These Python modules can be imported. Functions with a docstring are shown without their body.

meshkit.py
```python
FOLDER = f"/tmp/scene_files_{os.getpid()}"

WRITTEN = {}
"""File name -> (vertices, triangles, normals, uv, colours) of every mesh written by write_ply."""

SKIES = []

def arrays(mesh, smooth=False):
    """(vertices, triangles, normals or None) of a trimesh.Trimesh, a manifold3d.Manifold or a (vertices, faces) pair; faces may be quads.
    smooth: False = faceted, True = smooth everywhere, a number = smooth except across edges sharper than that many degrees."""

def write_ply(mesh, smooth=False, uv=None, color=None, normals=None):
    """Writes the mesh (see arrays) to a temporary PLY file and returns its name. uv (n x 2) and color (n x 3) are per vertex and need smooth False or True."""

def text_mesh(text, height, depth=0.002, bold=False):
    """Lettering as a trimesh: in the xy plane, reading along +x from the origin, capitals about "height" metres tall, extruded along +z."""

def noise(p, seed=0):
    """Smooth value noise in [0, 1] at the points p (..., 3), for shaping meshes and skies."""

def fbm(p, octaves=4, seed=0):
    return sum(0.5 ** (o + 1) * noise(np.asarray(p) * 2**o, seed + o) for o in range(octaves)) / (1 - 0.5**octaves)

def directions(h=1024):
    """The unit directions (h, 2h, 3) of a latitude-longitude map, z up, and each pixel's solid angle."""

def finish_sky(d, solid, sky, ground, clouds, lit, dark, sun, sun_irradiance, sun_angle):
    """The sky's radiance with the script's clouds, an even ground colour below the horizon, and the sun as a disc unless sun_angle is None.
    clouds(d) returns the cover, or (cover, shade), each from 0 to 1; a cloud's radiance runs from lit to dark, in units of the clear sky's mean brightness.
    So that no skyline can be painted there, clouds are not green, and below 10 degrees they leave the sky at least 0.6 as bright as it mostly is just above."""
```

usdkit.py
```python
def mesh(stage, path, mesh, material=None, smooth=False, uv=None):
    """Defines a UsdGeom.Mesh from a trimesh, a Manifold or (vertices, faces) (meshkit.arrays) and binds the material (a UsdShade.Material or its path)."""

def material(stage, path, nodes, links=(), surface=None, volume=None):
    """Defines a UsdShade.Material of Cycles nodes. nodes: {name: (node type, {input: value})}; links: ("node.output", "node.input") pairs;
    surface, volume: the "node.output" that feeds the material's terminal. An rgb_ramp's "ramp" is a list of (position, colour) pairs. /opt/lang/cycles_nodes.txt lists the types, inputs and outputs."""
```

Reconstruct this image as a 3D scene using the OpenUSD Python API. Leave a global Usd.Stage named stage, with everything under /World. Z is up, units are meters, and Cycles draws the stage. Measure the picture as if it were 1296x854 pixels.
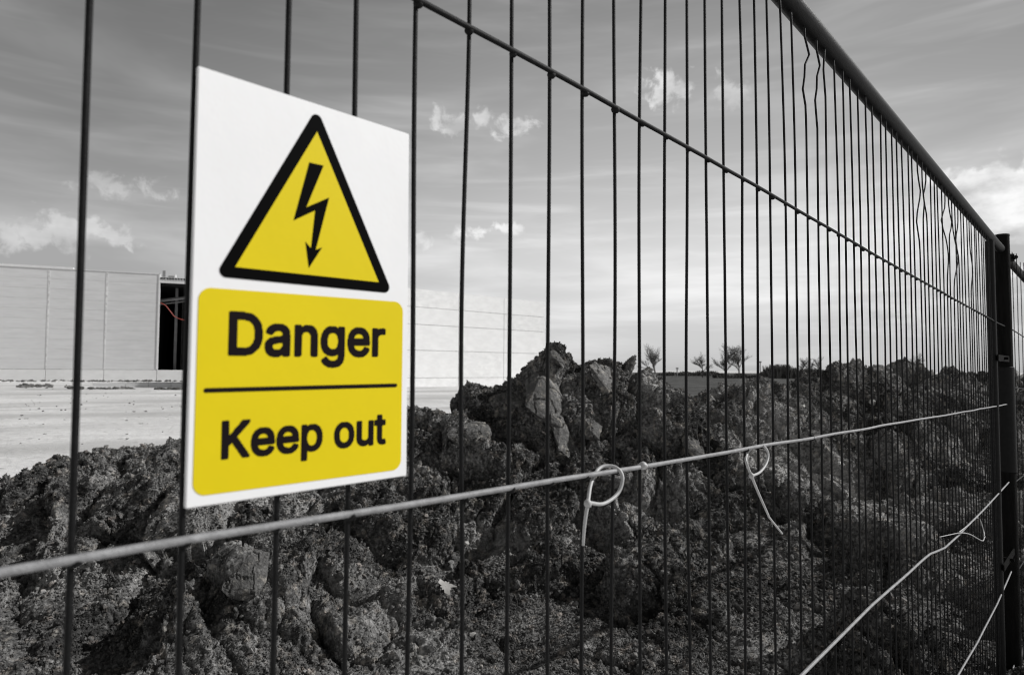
import math, random
import numpy as np, trimesh, usdkit
from meshkit import noise, fbm, text_mesh
from pxr import Usd, UsdGeom, UsdLux, UsdShade, Gf, Sdf, Vt
from scipy.interpolate import RBFInterpolator
from scipy.spatial import cKDTree
from shapely.geometry import Polygon, Point, LineString, box as sbox
from shapely import affinity
from shapely.ops import unary_union

stage = Usd.Stage.CreateInMemory()
UsdGeom.SetStageUpAxis(stage, UsdGeom.Tokens.z)
UsdGeom.SetStageMetersPerUnit(stage, 1.0)
world = UsdGeom.Xform.Define(stage, '/World')
stage.SetDefaultPrim(world.GetPrim())
UsdGeom.Scope.Define(stage, '/World/Looks')
rng = np.random.default_rng(7)

# ------------------------------------------------------------------ camera
F, PW, PH = 850.0, 1296, 854                      # focal length in photograph pixels
EYE = np.array([0, 0, 1.4])
pitch, roll = math.atan(40 / F), math.radians(0.37)
FW = np.array([0, math.cos(pitch), math.sin(pitch)])
_rt = np.array([1.0, 0, 0]); _up = np.cross(_rt, FW)
RT = math.cos(roll) * _rt + math.sin(roll) * _up
UP = -math.sin(roll) * _rt + math.cos(roll) * _up
cam = UsdGeom.Camera.Define(stage, '/World/camera')
cam.CreateHorizontalApertureAttr(36.0)
cam.CreateVerticalApertureAttr(36.0 * 674 / 1024)
cam.CreateFocalLengthAttr(36.0 * F / PW)
cam.CreateClippingRangeAttr(Gf.Vec2f(0.02, 5000))
cam.CreateFStopAttr(9.5)
cam.CreateFocusDistanceAttr(1.25)
EXPOSURE = -0.22
cam.CreateExposureAttr(EXPOSURE)
m4 = Gf.Matrix4d(*[float(x) for x in (*RT, 0, *UP, 0, *(-FW), 0, *EYE, 1)])
UsdGeom.Xformable(cam).AddTransformOp().Set(m4)

# ------------------------------------------------------------------ sun and sky
SUN_AZ, SUN_EL = math.radians(82), math.radians(37)
SUN = np.array([math.sin(SUN_AZ) * math.cos(SUN_EL), math.cos(SUN_AZ) * math.cos(SUN_EL), math.sin(SUN_EL)])
sun = UsdLux.DistantLight.Define(stage, '/World/sun')
sun.CreateIntensityAttr(1.25); sun.CreateAngleAttr(0.5); sun.CreateNormalizeAttr(True) if hasattr(sun, 'CreateNormalizeAttr') else None
sun.CreateColorAttr(Gf.Vec3f(1.0, 0.993, 0.985))
zx = SUN; xx = np.cross([0, 0, 1.0], zx); xx /= np.linalg.norm(xx); yx = np.cross(zx, xx)
UsdGeom.Xformable(sun).AddTransformOp().Set(Gf.Matrix4d(*[float(v) for v in (*xx, 0, *yx, 0, *zx, 0, 0, 0, 60, 1)]))


def pray(x, y):
    return FW + RT * (x - PW / 2) / F - UP * (y - PH / 2) / F


class G:                                          # a small node graph writer
    def __init__(s): s.n, s.l, s.k = {}, [], 0
    def add(s, kind, **kw):
        s.k += 1; name = f'{kind}_{s.k}'; vals = {}
        for a, v in kw.items():
            if isinstance(v, str) and '.' in v: s.l.append((v, f'{name}.{a}'))
            else: vals[a] = v
        s.n[name] = (kind, vals); return name
    def math(s, op, a, b=0.0, c=0.0, clamp=False):
        return s.add('math', math_type=op, value1=a, value2=b, value3=c, use_clamp=clamp) + '.value'
    def mapr(s, v, a, b, c, d, kind='linear'):
        return s.add('map_range', range_type=kind, value=v, from_min=a, from_max=b, to_min=c, to_max=d, clamp=True) + '.result'


def sky_material():
    g = G()
    sky = g.add('sky_texture', sky_type='single_scattering', sun_disc=False, sun_elevation=SUN_EL, sun_rotation=SUN_AZ, altitude=100.0,
                air_density=1.0, aerosol_density=1.0, ozone_density=1.0)
    bw = g.add('rgb_to_bw', color=sky + '.color') + '.val'
    tc = g.add('texture_coordinate') + '.generated'
    sp = g.add('separate_xyz', vector=tc)
    z = sp + '.z'
    # deep red-filter contrast: the clear sky darkens towards the zenith
    h = g.add('rgb_to_bw', color=g.add('rgb_ramp', fac=z, ramp=[(a, (b / 4,) * 3) for a, b in SKY_RAMP]) + '.color') + '.val'
    h = g.math('multiply', h, 4.0)
    base = g.math('multiply', g.math('power', g.math('maximum', bw, 0.001), 0.4), h)
    # thin streaks of high cloud, stretched along the horizon
    mp = g.add('mapping', mapping_type='point', vector=tc, scale=(1.0, 1.0, 5.5), rotation=(0.10, 0.06, 0.3)) + '.vector'
    n1 = g.add('noise_texture', vector=mp, scale=2.6, detail=7.0, roughness=0.52, distortion=0.4) + '.fac'
    c1 = g.mapr(n1, 0.42, 0.75, 0.0, 1.0, 'smoothstep')
    mp2 = g.add('mapping', mapping_type='point', vector=tc, scale=(1.0, 1.0, 11.0), rotation=(0.05, -0.08, 1.1)) + '.vector'
    n2 = g.add('noise_texture', vector=mp2, scale=3.6, detail=6.0, roughness=0.5, distortion=0.5) + '.fac'
    c2 = g.mapr(n2, 0.45, 0.8, 0.0, 1.0, 'smoothstep')
    veil = g.math('multiply_add', c2, 0.45, g.math('multiply', c1, 0.6))
    base = g.math('multiply', base, g.math('multiply_add', veil, 0.5, 0.88))
    # a broad thin sheet of high haze, brightest ahead
    hd = pray(800, 300); hd /= np.linalg.norm(hd)
    dt = g.add('vector_math', math_type='distance', vector1=tc, vector2=tuple(float(q) for q in hd)) + '.value'
    haze = g.mapr(dt, 0.05, 0.75, 1.0, 0.0, 'smoothstep')
    base = g.math('multiply', base, g.math('multiply_add', haze, 0.75, 1.0))
    # separate cumulus puffs at their own bearings
    nn = g.add('noise_texture', vector=tc, scale=42.0, detail=9.0, roughness=0.6, distortion=0.3) + '.fac'
    nb = g.add('noise_texture', vector=tc, scale=10.0, detail=10.0, roughness=0.6, distortion=0.3) + '.fac'
    nm = g.add('noise_texture', vector=tc, scale=21.0, detail=9.0, roughness=0.56, distortion=0.15) + '.fac'
    cover = None
    for (px, py, rx, ry, k) in CUMULUS:
        d = pray(px, py); d /= np.linalg.norm(d)
        az = math.atan2(d[0], d[1]); big = px > 1200
        rot = g.add('vector_math', math_type='subtract', vector1=tc, vector2=tuple(float(q) for q in d)) + '.vector'
        rz = g.add('vector_rotate', rotate_type='z_axis', vector=rot, angle=az) + '.vector'
        sc = g.add('mapping', mapping_type='point', vector=rz, scale=(F / rx, F / rx, F / ry)) + '.vector'
        ln = g.add('vector_math', math_type='length', vector1=sc) + '.value'
        a = g.math('subtract', g.math('multiply_add', nm if big else nn, 2.2 if big else 4.2, -0.05 if big else -1.25), ln)
        a = g.mapr(a, -0.12, 0.16 if big else 0.7, 0.0, k, 'smoothstep')
        cover = a if cover is None else g.math('maximum', cover, a)
    nsh = g.add('noise_texture', vector=g.add('mapping', mapping_type='point', vector=tc, scale=(1, 1, 1.8), location=(0, 0, 0.02)) + '.vector', scale=13.0, detail=8.0, roughness=0.55) + '.fac'
    shade = g.mapr(nsh, 0.36, 0.64, CLOUD[0], CLOUD[1])
    mix = g.add('mix_float', fac=cover, a=base, b=shade) + '.result'
    comb = g.add('combine_color', color_type='rgb', r=mix, g=mix, b=mix) + '.color'
    bg = g.add('background_shader', color=comb, strength=SKY_STRENGTH)
    return usdkit.material(stage, '/World/Looks/sky_look', g.n, g.l, surface=bg + '.background')


SKY_STRENGTH = 0.142
SKY_RAMP = [(0.0, 1.75), (0.055, 1.75), (0.14, 2.1), (0.19, 2.05), (0.3, 1.6), (0.43, 1.32), (0.6, 0.88), (1.0, 0.36)]
CLOUD = (4.2, 8.0)
CUMULUS = [(1252, 238, 44, 30, 1.0), (1300, 246, 52, 38, 1.0), (1275, 285, 62, 34, 1.0), (1340, 290, 70, 60, 1.0), (1222, 262, 34, 18, 0.8), (568, 153, 24, 18, 0.75), (612, 150, 18, 14, 0.6), (645, 160, 34, 14, 0.75), (842, 108, 30, 22, 0.8), (925, 116, 26, 24, 0.5),
           (640, 289, 24, 13, 0.9), (582, 296, 25, 11, 0.7), (534, 306, 16, 14, 0.7), (10, 298, 70, 20, 0.42), (85, 288, 40, 20, 0.38), (140, 300, 30, 15, 0.4), (150, 235, 60, 12, 0.4),
           (1120, 402, 70, 14, 0.6), (1150, 330, 70, 10, 0.3)]
dome = UsdLux.DomeLight.Define(stage, '/World/sky')
dome.CreateIntensityAttr(1.0)
UsdShade.MaterialBindingAPI.Apply(dome.GetPrim()).Bind(sky_material())
dome.GetPrim().SetCustomDataByKey('kind', 'structure')


# ------------------------------------------------------------------ helpers
_used = {}
def numbered(parent, name):
    k = _used.get((parent, name), 0); _used[(parent, name)] = k + 1
    return f'{parent}/{name}' if k == 0 else f'{parent}/{name}_{k:03d}'

def tag(o, label=None, cat=None, group=None, kind=None):
    p = o.GetPrim() if hasattr(o, 'GetPrim') else o
    for k, v in (('label', label), ('category', cat), ('group', group), ('kind', kind)):
        if v: p.SetCustomDataByKey(k, v)
    return p

def thing(name, label, cat, loc=(0, 0, 0), group=None, rotz=0.0):
    x = UsdGeom.Xform.Define(stage, numbered('/World', name))
    x.AddTranslateOp().Set(Gf.Vec3d(*map(float, loc)))
    if rotz: x.AddRotateZOp().Set(float(math.degrees(rotz)))
    return tag(x, label, cat, group)

def obj(name, mesh, mat, parent=None, smooth=False):
    path = numbered(str(parent.GetPath()) if parent is not None else '/World', name)
    return usdkit.mesh(stage, path, mesh, mat, smooth=smooth).GetPrim()

cat_ = trimesh.util.concatenate

def bx(sx, sy, sz, c=(0, 0, 0), M=None):
    b = trimesh.creation.box((sx, sy, sz)); b.apply_translation(c)
    if M is not None: b.apply_transform(M)
    return b

def tube(pts, r, sides=8, caps=True):
    p = np.asarray(pts, float); N = len(p)
    r = np.broadcast_to(np.asarray(r, float), (N,))
    t = np.gradient(p, axis=0); t /= np.linalg.norm(t, axis=1, keepdims=True) + 1e-12
    ref = np.array([0, 0, 1.0]) if abs(t[:, 2]).mean() < 0.8 else np.array([0.37, 0.93, 0.0])
    a = np.cross(t, ref); a /= np.linalg.norm(a, axis=1, keepdims=True) + 1e-12
    b = np.cross(t, a)
    an = np.arange(sides) * 2 * np.pi / sides
    v = p[:, None] + r[:, None, None] * (np.cos(an)[None, :, None] * a[:, None] + np.sin(an)[None, :, None] * b[:, None])
    v = v.reshape(-1, 3)
    i, j = np.meshgrid(np.arange(N - 1), np.arange(sides), indexing='ij')
    A, B, C, D = i * sides + j, i * sides + (j + 1) % sides, (i + 1) * sides + (j + 1) % sides, (i + 1) * sides + j
    q = np.stack([A, B, C, D], -1).reshape(-1, 4)[:, ::-1]
    f = np.vstack([q[:, [0, 1, 2]], q[:, [0, 2, 3]]])
    if caps:
        v = np.vstack([v, p[0], p[-1]]); n0, n1 = len(v) - 2, len(v) - 1
        k = np.arange(sides); k1 = (k + 1) % sides; e = (N - 1) * sides
        f = np.vstack([f, np.stack([np.full(sides, n0), k, k1], 1), np.stack([np.full(sides, n1), e + k1, e + k], 1)])
    m = trimesh.Trimesh(v, f, process=False)
    if m.volume < 0: m.invert()
    return m

def catmull(P, n=8):
    P = np.asarray(P, float); Q = np.vstack([2 * P[0] - P[1], P, 2 * P[-1] - P[-2]]); out = []
    for i in range(len(P) - 1):
        p0, p1, p2, p3 = Q[i:i + 4]
        for u in np.linspace(0, 1, n, endpoint=False):
            out.append(0.5 * (2 * p1 + (p2 - p0) * u + (2 * p0 - 5 * p1 + 4 * p2 - p3) * u * u + (3 * p1 - p0 - 3 * p2 + p3) * u ** 3))
    out.append(P[-1]); return np.array(out)

def at_depth(px, py, y):
    d = pray(px, py); return EYE + d * (y / d[1])

# ------------------------------------------------------------------ materials
def simple(name, col, rough=0.6, metal=0.0, var=0.0, scale=20.0, bump=0.0, bscale=60.0, spec=0.5, stretch=(1, 1, 1), col2=None, lo=0.35, hi=0.65, detail=6.0):
    g = G()
    pos = g.add('texture_coordinate') + '.object'
    vec = g.add('mapping', mapping_type='point', vector=pos, scale=stretch) + '.vector'
    p = {'roughness': rough, 'metallic': metal, 'specular_ior_level': spec}
    if col2 is not None or var > 0:
        c2 = col2 if col2 is not None else tuple(c * (1 - var) for c in col)
        nz = g.add('noise_texture', vector=vec, scale=scale, detail=detail, roughness=0.62) + '.fac'
        f = g.mapr(nz, lo, hi, 0.0, 1.0)
        p['base_color'] = g.add('mix_color', fac=f, a=c2, b=col) + '.result'
    else:
        p['base_color'] = col
    if bump > 0:
        nb = g.add('noise_texture', vector=vec, scale=bscale, detail=8.0, roughness=0.65) + '.fac'
        p['normal'] = g.add('bump', height=nb, strength=1.0, distance=bump) + '.normal'
    b = g.add('principled_bsdf', **p)
    return usdkit.material(stage, f'/World/Looks/{name}', g.n, g.l, surface=b + '.BSDF')

def earth_look(name, dark, light, warm, single=False):
    g = G()
    pos = g.add('geometry') + '.position'
    n1 = g.add('noise_texture', vector=pos, scale=2.2, detail=8.0, roughness=0.62) + '.fac'
    n2 = g.add('noise_texture', vector=pos, scale=38.0, detail=8.0, roughness=0.7) + '.fac'
    f = g.math('multiply_add', g.mapr(n1, 0.36, 0.64, 0, 1), 0.45, g.math('multiply', g.mapr(n2, 0.33, 0.67, 0, 1), 0.55))
    if single:                                     # every crumb has its own tone
        f = g.math('multiply_add', g.add('object_info') + '.random', 0.30, g.math('multiply', f, 0.80), clamp=True)
    damp = g.add('noise_texture', vector=pos, scale=0.55, detail=5.0, roughness=0.6, distortion=0.5) + '.fac'
    f = g.math('power', f, g.mapr(damp, 0.40, 0.62, 3.4, 1.35))
    c = g.add('mix_color', fac=f, a=dark, b=light) + '.result'
    n3 = g.add('noise_texture', vector=pos, scale=14.0, detail=6.0, roughness=0.7) + '.fac'
    c = g.add('mix_color', fac=g.mapr(n3, 0.55, 0.72, 0, 0.7), a=c, b=warm) + '.result'
    nb = g.add('noise_texture', vector=pos, scale=120.0, detail=8.0, roughness=0.75) + '.fac'
    nv = g.add('voronoi_texture', vector=pos, scale=75.0, feature='f1') + '.distance'
    hgt = g.math('multiply_add', nv, -0.5, nb)
    nor = g.add('bump', height=hgt, strength=1.0, distance=0.012) + '.normal'
    b = g.add('principled_bsdf', base_color=c, roughness=0.95, specular_ior_level=0.2, normal=nor)
    return usdkit.material(stage, f'/World/Looks/{name}', g.n, g.l, surface=b + '.BSDF')

M = {}
M['earth'] = earth_look('dark_earth', (0.018, 0.0177, 0.0173), (0.56, 0.553, 0.542), (0.54, 0.505, 0.45))
def sand_look():
    g = G()
    pos = g.add('geometry') + '.position'
    a = g.add('noise_texture', vector=g.add('mapping', mapping_type='point', vector=pos, scale=(0.6, 0.8, 1), rotation=(0, 0, 0.35)) + '.vector', scale=0.22, detail=12.0, roughness=0.70, distortion=0.9) + '.fac'
    b = g.add('noise_texture', vector=pos, scale=5.5, detail=10.0, roughness=0.78) + '.fac'
    f = g.math('multiply_add', g.mapr(a, 0.32, 0.62, 0, 1), 0.6, g.math('multiply', g.mapr(b, 0.34, 0.62, 0, 1), 0.4))
    c = g.add('mix_color', fac=f, a=(0.36, 0.357, 0.352), b=(0.80, 0.795, 0.788)) + '.result'
    w = g.add('wave_texture', wave_type='bands', bands_direction='y', profile='sine', vector=g.add('mapping', mapping_type='point', vector=pos, rotation=(0, 0, -0.42)) + '.vector', scale=0.035, distortion=2.6, detail=4.0, detail_scale=1.2) + '.fac'
    c = g.add('mix_color', fac=g.math('multiply', g.mapr(w, 0.80, 1.0, 0, 0.55), g.mapr(b, 0.35, 0.6, 0.2, 1)), a=c, b=(0.30, 0.297, 0.29)) + '.result'
    v = g.add('voronoi_texture', vector=pos, scale=1.7, feature='f1') + '.distance'
    c = g.add('mix_color', fac=g.mapr(v, 0.05, 0.13, 0.8, 0.0), a=c, b=(0.22, 0.217, 0.21)) + '.result'
    n = g.add('noise_texture', vector=pos, scale=5.0, detail=10.0, roughness=0.72) + '.fac'
    nor = g.add('bump', height=g.math('multiply_add', w, -0.35, n), strength=1.0, distance=0.035) + '.normal'
    p = g.add('principled_bsdf', base_color=c, roughness=0.95, specular_ior_level=0.1, normal=nor)
    return usdkit.material(stage, '/World/Looks/compacted_sand', g.n, g.l, surface=p + '.BSDF')
M['sand'] = sand_look()
M['crumb'] = earth_look('earth_crumb', (0.018, 0.0177, 0.0173), (0.46, 0.454, 0.444), (0.54, 0.468, 0.415), True)
M['field'] = simple('dark_field', (0.11, 0.11, 0.107), 0.95, var=0.7, scale=0.5, bump=0.05, bscale=2.0, spec=0.1)
M['wire'] = simple('dark_steel', (0.008, 0.008, 0.0083), 0.6, 0.0, var=0.5, scale=90.0, bump=0.0006, bscale=500.0, spec=0.15)
M['tube'] = simple('dark_tube', (0.007, 0.007, 0.0072), 0.5, 0.0, var=0.5, scale=60.0, bump=0.0008, bscale=300.0, spec=0.14)
M['sunlit'] = simple('sunlit_wire', (0.27, 0.27, 0.275), 0.5, 0.0, var=0.35, scale=70.0, bump=0.0008, bscale=420.0, spec=0.5)  # same wire as the rest, paler: sunlight on its top put into the colour
M['tie'] = simple('pale_plastic', (0.42, 0.42, 0.42), 0.5, var=0.2, scale=90.0)
M['plate'] = simple('white_plastic', (0.75, 0.75, 0.754), 0.5, spec=0.25, var=0.035, scale=14.0, bump=0.00012, bscale=160.0)
M['yellow'] = simple('yellow_print', (0.65, 0.515, 0.006), 0.55, spec=0.12, var=0.05, scale=12.0, bump=0.0001, bscale=160.0)
M['black'] = simple('black_print', (0.0015, 0.0015, 0.0016), 0.7, spec=0.03)
M['ink'] = simple('dark_ink', (0.009, 0.0065, 0.0075), 0.7, spec=0.04)
M['clad'] = simple('grey_cladding', (0.72, 0.72, 0.722), 0.5, var=0.10, scale=0.6, bump=0.004, bscale=9.0, stretch=(1, 1, 6))
M['foam'] = simple('white_joint_foam', (0.80, 0.80, 0.80), 0.7, var=0.35, scale=3.0)
M['white'] = simple('white_trim', (0.80, 0.80, 0.80), 0.5, var=0.1, scale=1.0)
M['concrete'] = simple('pale_concrete', (0.80, 0.80, 0.795), 0.85, var=0.09, scale=1.1, bump=0.006, bscale=14.0, stretch=(1, 1, 2))
M['concrete2'] = simple('pale_concrete_mottled', (0.80, 0.80, 0.795), 0.85, var=0.13, scale=1.6, bump=0.006, bscale=14.0, stretch=(1, 1, 2))
M['joint'] = simple('dark_joint', (0.30, 0.30, 0.30), 0.9)
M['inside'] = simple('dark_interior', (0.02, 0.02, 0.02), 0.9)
M['steel'] = simple('frame_steel', (0.30, 0.30, 0.30), 0.6, var=0.3, scale=2.0)
M['red'] = simple('red_plastic', (0.26, 0.04, 0.025), 0.6)
M['bark'] = simple('bare_bark', (0.07, 0.068, 0.065), 0.9, var=0.4, scale=3.0)
M['palebark'] = simple('pale_bark', (0.20, 0.195, 0.19), 0.9, var=0.5, scale=3.0)
M['hedge'] = simple('hedge_twigs', (0.11, 0.108, 0.104), 0.9, var=0.4, scale=2.0)
M['timber'] = simple('dark_post', (0.008, 0.0078, 0.0075), 0.85, spec=0.06, var=0.5, scale=25.0, bump=0.004, bscale=40.0, stretch=(3, 3, 0.4))
M['stone'] = simple('pale_stone', (0.50, 0.49, 0.47), 0.85, var=0.35, scale=25.0, bump=0.004, bscale=70.0)
M['leaf'] = simple('dry_leaf', (0.42, 0.41, 0.39), 0.7, var=0.3, scale=40.0, bump=0.001, bscale=120.0)

# ------------------------------------------------------------------ fence frame of reference: a long straight line of panels
TH, DF = math.radians(42.3), 0.40
FN = np.array([-math.cos(TH), math.sin(TH), 0]); FD = np.array([math.sin(TH), math.cos(TH), 0]); Z3 = np.array([0, 0, 1.0])
def fp(t, z, q=0.0):                               # t metres along the fence, z up, q metres beyond it (minus: on this side)
    return FD * t + FN * (DF + q) + Z3 * z

# ------------------------------------------------------------------ ground
def grid_mesh(X, Y, Zh):
    r, c = X.shape; idx = np.arange(r * c).reshape(r, c)
    q = np.stack([idx[:-1, :-1], idx[:-1, 1:], idx[1:, 1:], idx[1:, :-1]], -1).reshape(-1, 4)
    f = np.vstack([q[:, [0, 1, 2]], q[:, [0, 2, 3]]])
    m = trimesh.Trimesh(np.stack([X, Y, Zh], -1).reshape(-1, 3), f, process=False)
    if m.face_normals[:, 2].mean() < 0: m.invert()
    return m

def site_height(x, y):
    r = np.hypot(x, y)
    k = np.clip((r - 5) / 6, 0, 1) * np.clip((90 - r) / 30, 0, 1)
    h = (fbm(np.stack([x * 0.10, y * 0.2, 0 * x], -1), 2, 3) - 0.5) * 0.14 + (fbm(np.stack([x * 0.5 + y * .2, y * 0.8, 0 * x], -1), 2, 9) - 0.5) * 0.035
    rid = np.exp(-((y - 43 - 0.25 * x - 0.0 * x) / 1.6) ** 2) * np.clip((-x - 5) / 6, 0, 1) * (0.15 + 0.5 * fbm(np.stack([x * .5, y * .5, 0 * x], -1), 4, 21))
    rid2 = np.exp(-((y - (83 + 0.4167 * x) + 3.0) / 1.2) ** 2) * np.clip((-x - 12) / 6, 0, 1) * 0.42 * fbm(np.stack([x * .8, y * .8, 0 * x], -1), 4, 25)
    return k * (h + 0.35 * rid + rid2) - 0.02

rr = np.concatenate([[0.0], np.geomspace(0.4, 95, 420), np.geomspace(98, 2500, 40)])
aa = np.linspace(0, 2 * np.pi, 721)
A2, R2 = np.meshgrid(aa, rr)
gx, gy = R2 * np.sin(A2), R2 * np.cos(A2)
tag(obj('ground', grid_mesh(gx, gy, site_height(gx, gy)), M['sand'], smooth=True), 'pale compacted sandy ground of the building site', None, None, 'structure')

# dark ploughed field beyond the earth bank
fx, fy = np.meshgrid(np.linspace(8, 330, 60), np.linspace(22, 330, 60))
tag(obj('field', grid_mesh(fx, fy, 0.05 + 0.25 * fbm(np.stack([fx * .1, fy * .1, 0 * fx], -1), 3, 5)), M['field'], smooth=True), 'flat dark field stretching to the horizon', None, None, 'structure')

# ------------------------------------------------------------------ the bank of dug earth
ctrl = []
def cp(px, py, y, dz=0.0):
    p = at_depth(px, py, y); ctrl.append((p[0], p[1], p[2] + dz)); return p
crest = [(-150, 640, 4.2), (0, 613, 4.5), (60, 590, 4.7), (120, 570, 4.9), (180, 558, 5.0), (235, 558, 5.2), (300, 552, 5.3), (380, 545, 5.4), (450, 537, 5.5), (525, 523, 5.6),
         (560, 496, 5.9), (610, 486, 6.0), (640, 480, 6.0), (663, 461, 6.0), (685, 454, 6.0), (700, 443, 6.0), (718, 456, 6.0), (752, 452, 6.1), (790, 460, 6.2), (815, 468, 6.4), (830, 489, 6.8),
         (870, 488, 7.0), (900, 489, 7.2), (950, 481, 7.5), (1000, 473, 8.0), (1040, 461, 8.2), (1085, 462, 8.4), (1150, 464, 8.6), (1200, 468, 8.8), (1270, 472, 9.0), (1345, 476, 9.0), (1500, 480, 9)]
_cd = [pray(px, py) for px, py, y in crest]
CAZ = np.array([math.atan2(d[0], d[1]) for d in _cd]); CRD = np.array([y / math.cos(a) for (_, _, y), a in zip(crest, CAZ)])
for px, py, y in crest:
    p = cp(px, py, y, -0.13 if 812 < px < 965 else (-0.05 if px >= 965 else 0.0))
    for dy, fr in ((0.9, 0.62), (2.0, 0.22)):
        q = at_depth(px, py, y + dy); ctrl.append((q[0], q[1], p[2] * fr))
    for dy in (3.4, 5.5):
        q = at_depth(px, py, y + dy); ctrl.append((q[0], q[1], -0.35))
for px, y in ((-150, 3.5), (0, 3.6), (150, 3.7), (300, 3.75), (450, 3.95), (600, 4.1), (750, 4.2), (900, 4.25), (1050, 4.3), (1200, 4.35), (1350, 4.35)): cp(px, 700, y)
for px, py, y in ((600, 590, 5.1), (700, 560, 5.25), (690, 490, 5.75), (760, 490, 5.8), (800, 540, 5.5), (900, 560, 5.6), (1000, 560, 6.0), (1100, 560, 6.4), (1200, 560, 6.6), (1330, 560, 6.6),
                  (940, 515, 6.6), (1100, 505, 7.6), (1250, 510, 7.8), (560, 545, 5.45)): cp(px, py, y)
for px, y in ((-150, 2.75), (150, 2.75), (300, 2.8), (450, 2.82), (600, 2.85), (750, 2.88), (900, 2.9), (1050, 2.95), (1200, 3.0), (1350, 3.05)): cp(px, 854, y)
for px in range(-200, 1500, 150):
    for y in (1.0, 2.0):
        p = at_depth(px, 854, y); ctrl.append((p[0], p[1], 0.02 if y > 1.5 else -0.03))
ctrl = np.array(ctrl)
rbf = RBFInterpolator(ctrl[:, :2], ctrl[:, 2], kernel='thin_plate_spline', smoothing=0.002)
# hollows and hummocks of the bank: (pixel, depth, radius, height)
bumps = []
for px, py, y, r, h in ((1060, 600, 5.6, 0.36, -0.36), (1125, 590, 5.9, 0.34, -0.30), (955, 648, 4.9, 0.27, -0.26), (1015, 690, 4.5, 0.28, -0.24), (890, 590, 5.3, 0.30, 0.16), (1130, 640, 5.3, 0.26, 0.14),
                        (1185, 690, 4.5, 0.28, -0.26), (1235, 600, 6.0, 0.34, -0.26), (1210, 775, 3.8, 0.22, -0.18), (1110, 680, 4.5, 0.18, 0.12), (640, 640, 4.5, 0.22, -0.16),
                        (755, 645, 4.4, 0.20, -0.17), (300, 690, 3.8, 0.17, 0.14), (262, 718, 3.7, 0.13, -0.13), (560, 530, 5.4, 0.3, 0.10), (630, 530, 5.45, 0.22, -0.16), (700, 845, 2.95, 0.16, -0.12),
                        (620, 820, 3.05, 0.14, -0.1), (20, 750, 3.2, 0.14, -0.1), (200, 760, 3.2, 0.13, -0.1), (850, 650, 4.5, 0.3, 0.10), (1020, 790, 3.6, 0.22, -0.16), (880, 720, 4.0, 0.2, -0.16),
                        (930, 750, 3.9, 0.22, 0.10), (690, 500, 5.8, 0.22, 0.06), (480, 600, 4.9, 0.3, 0.08), (60, 640, 4.1, 0.3, 0.06), (1060, 520, 7.2, 0.4, -0.22), (880, 520, 6.5, 0.25, -0.2), (960, 505, 6.9, 0.22, 0.1)):
    p = at_depth(px, py, y); bumps.append((p[0], p[1], r, h * 1.5))

rb = np.random.default_rng(19)                      # and many smaller ones, scattered
for _ in range(230):
    a_, r_ = rb.uniform(-.72, .72), rb.uniform(2.5, 5.2)
    w_ = rb.uniform(0.07, 0.30) * (0.7 + r_ / 12); bumps.append((r_ * math.sin(a_), r_ * math.cos(a_), w_, w_ * rb.choice([-1, 1], p=[.6, .4]) * rb.uniform(.25, .55) * (0.55 if r_ > 5.3 else 1)))

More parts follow.
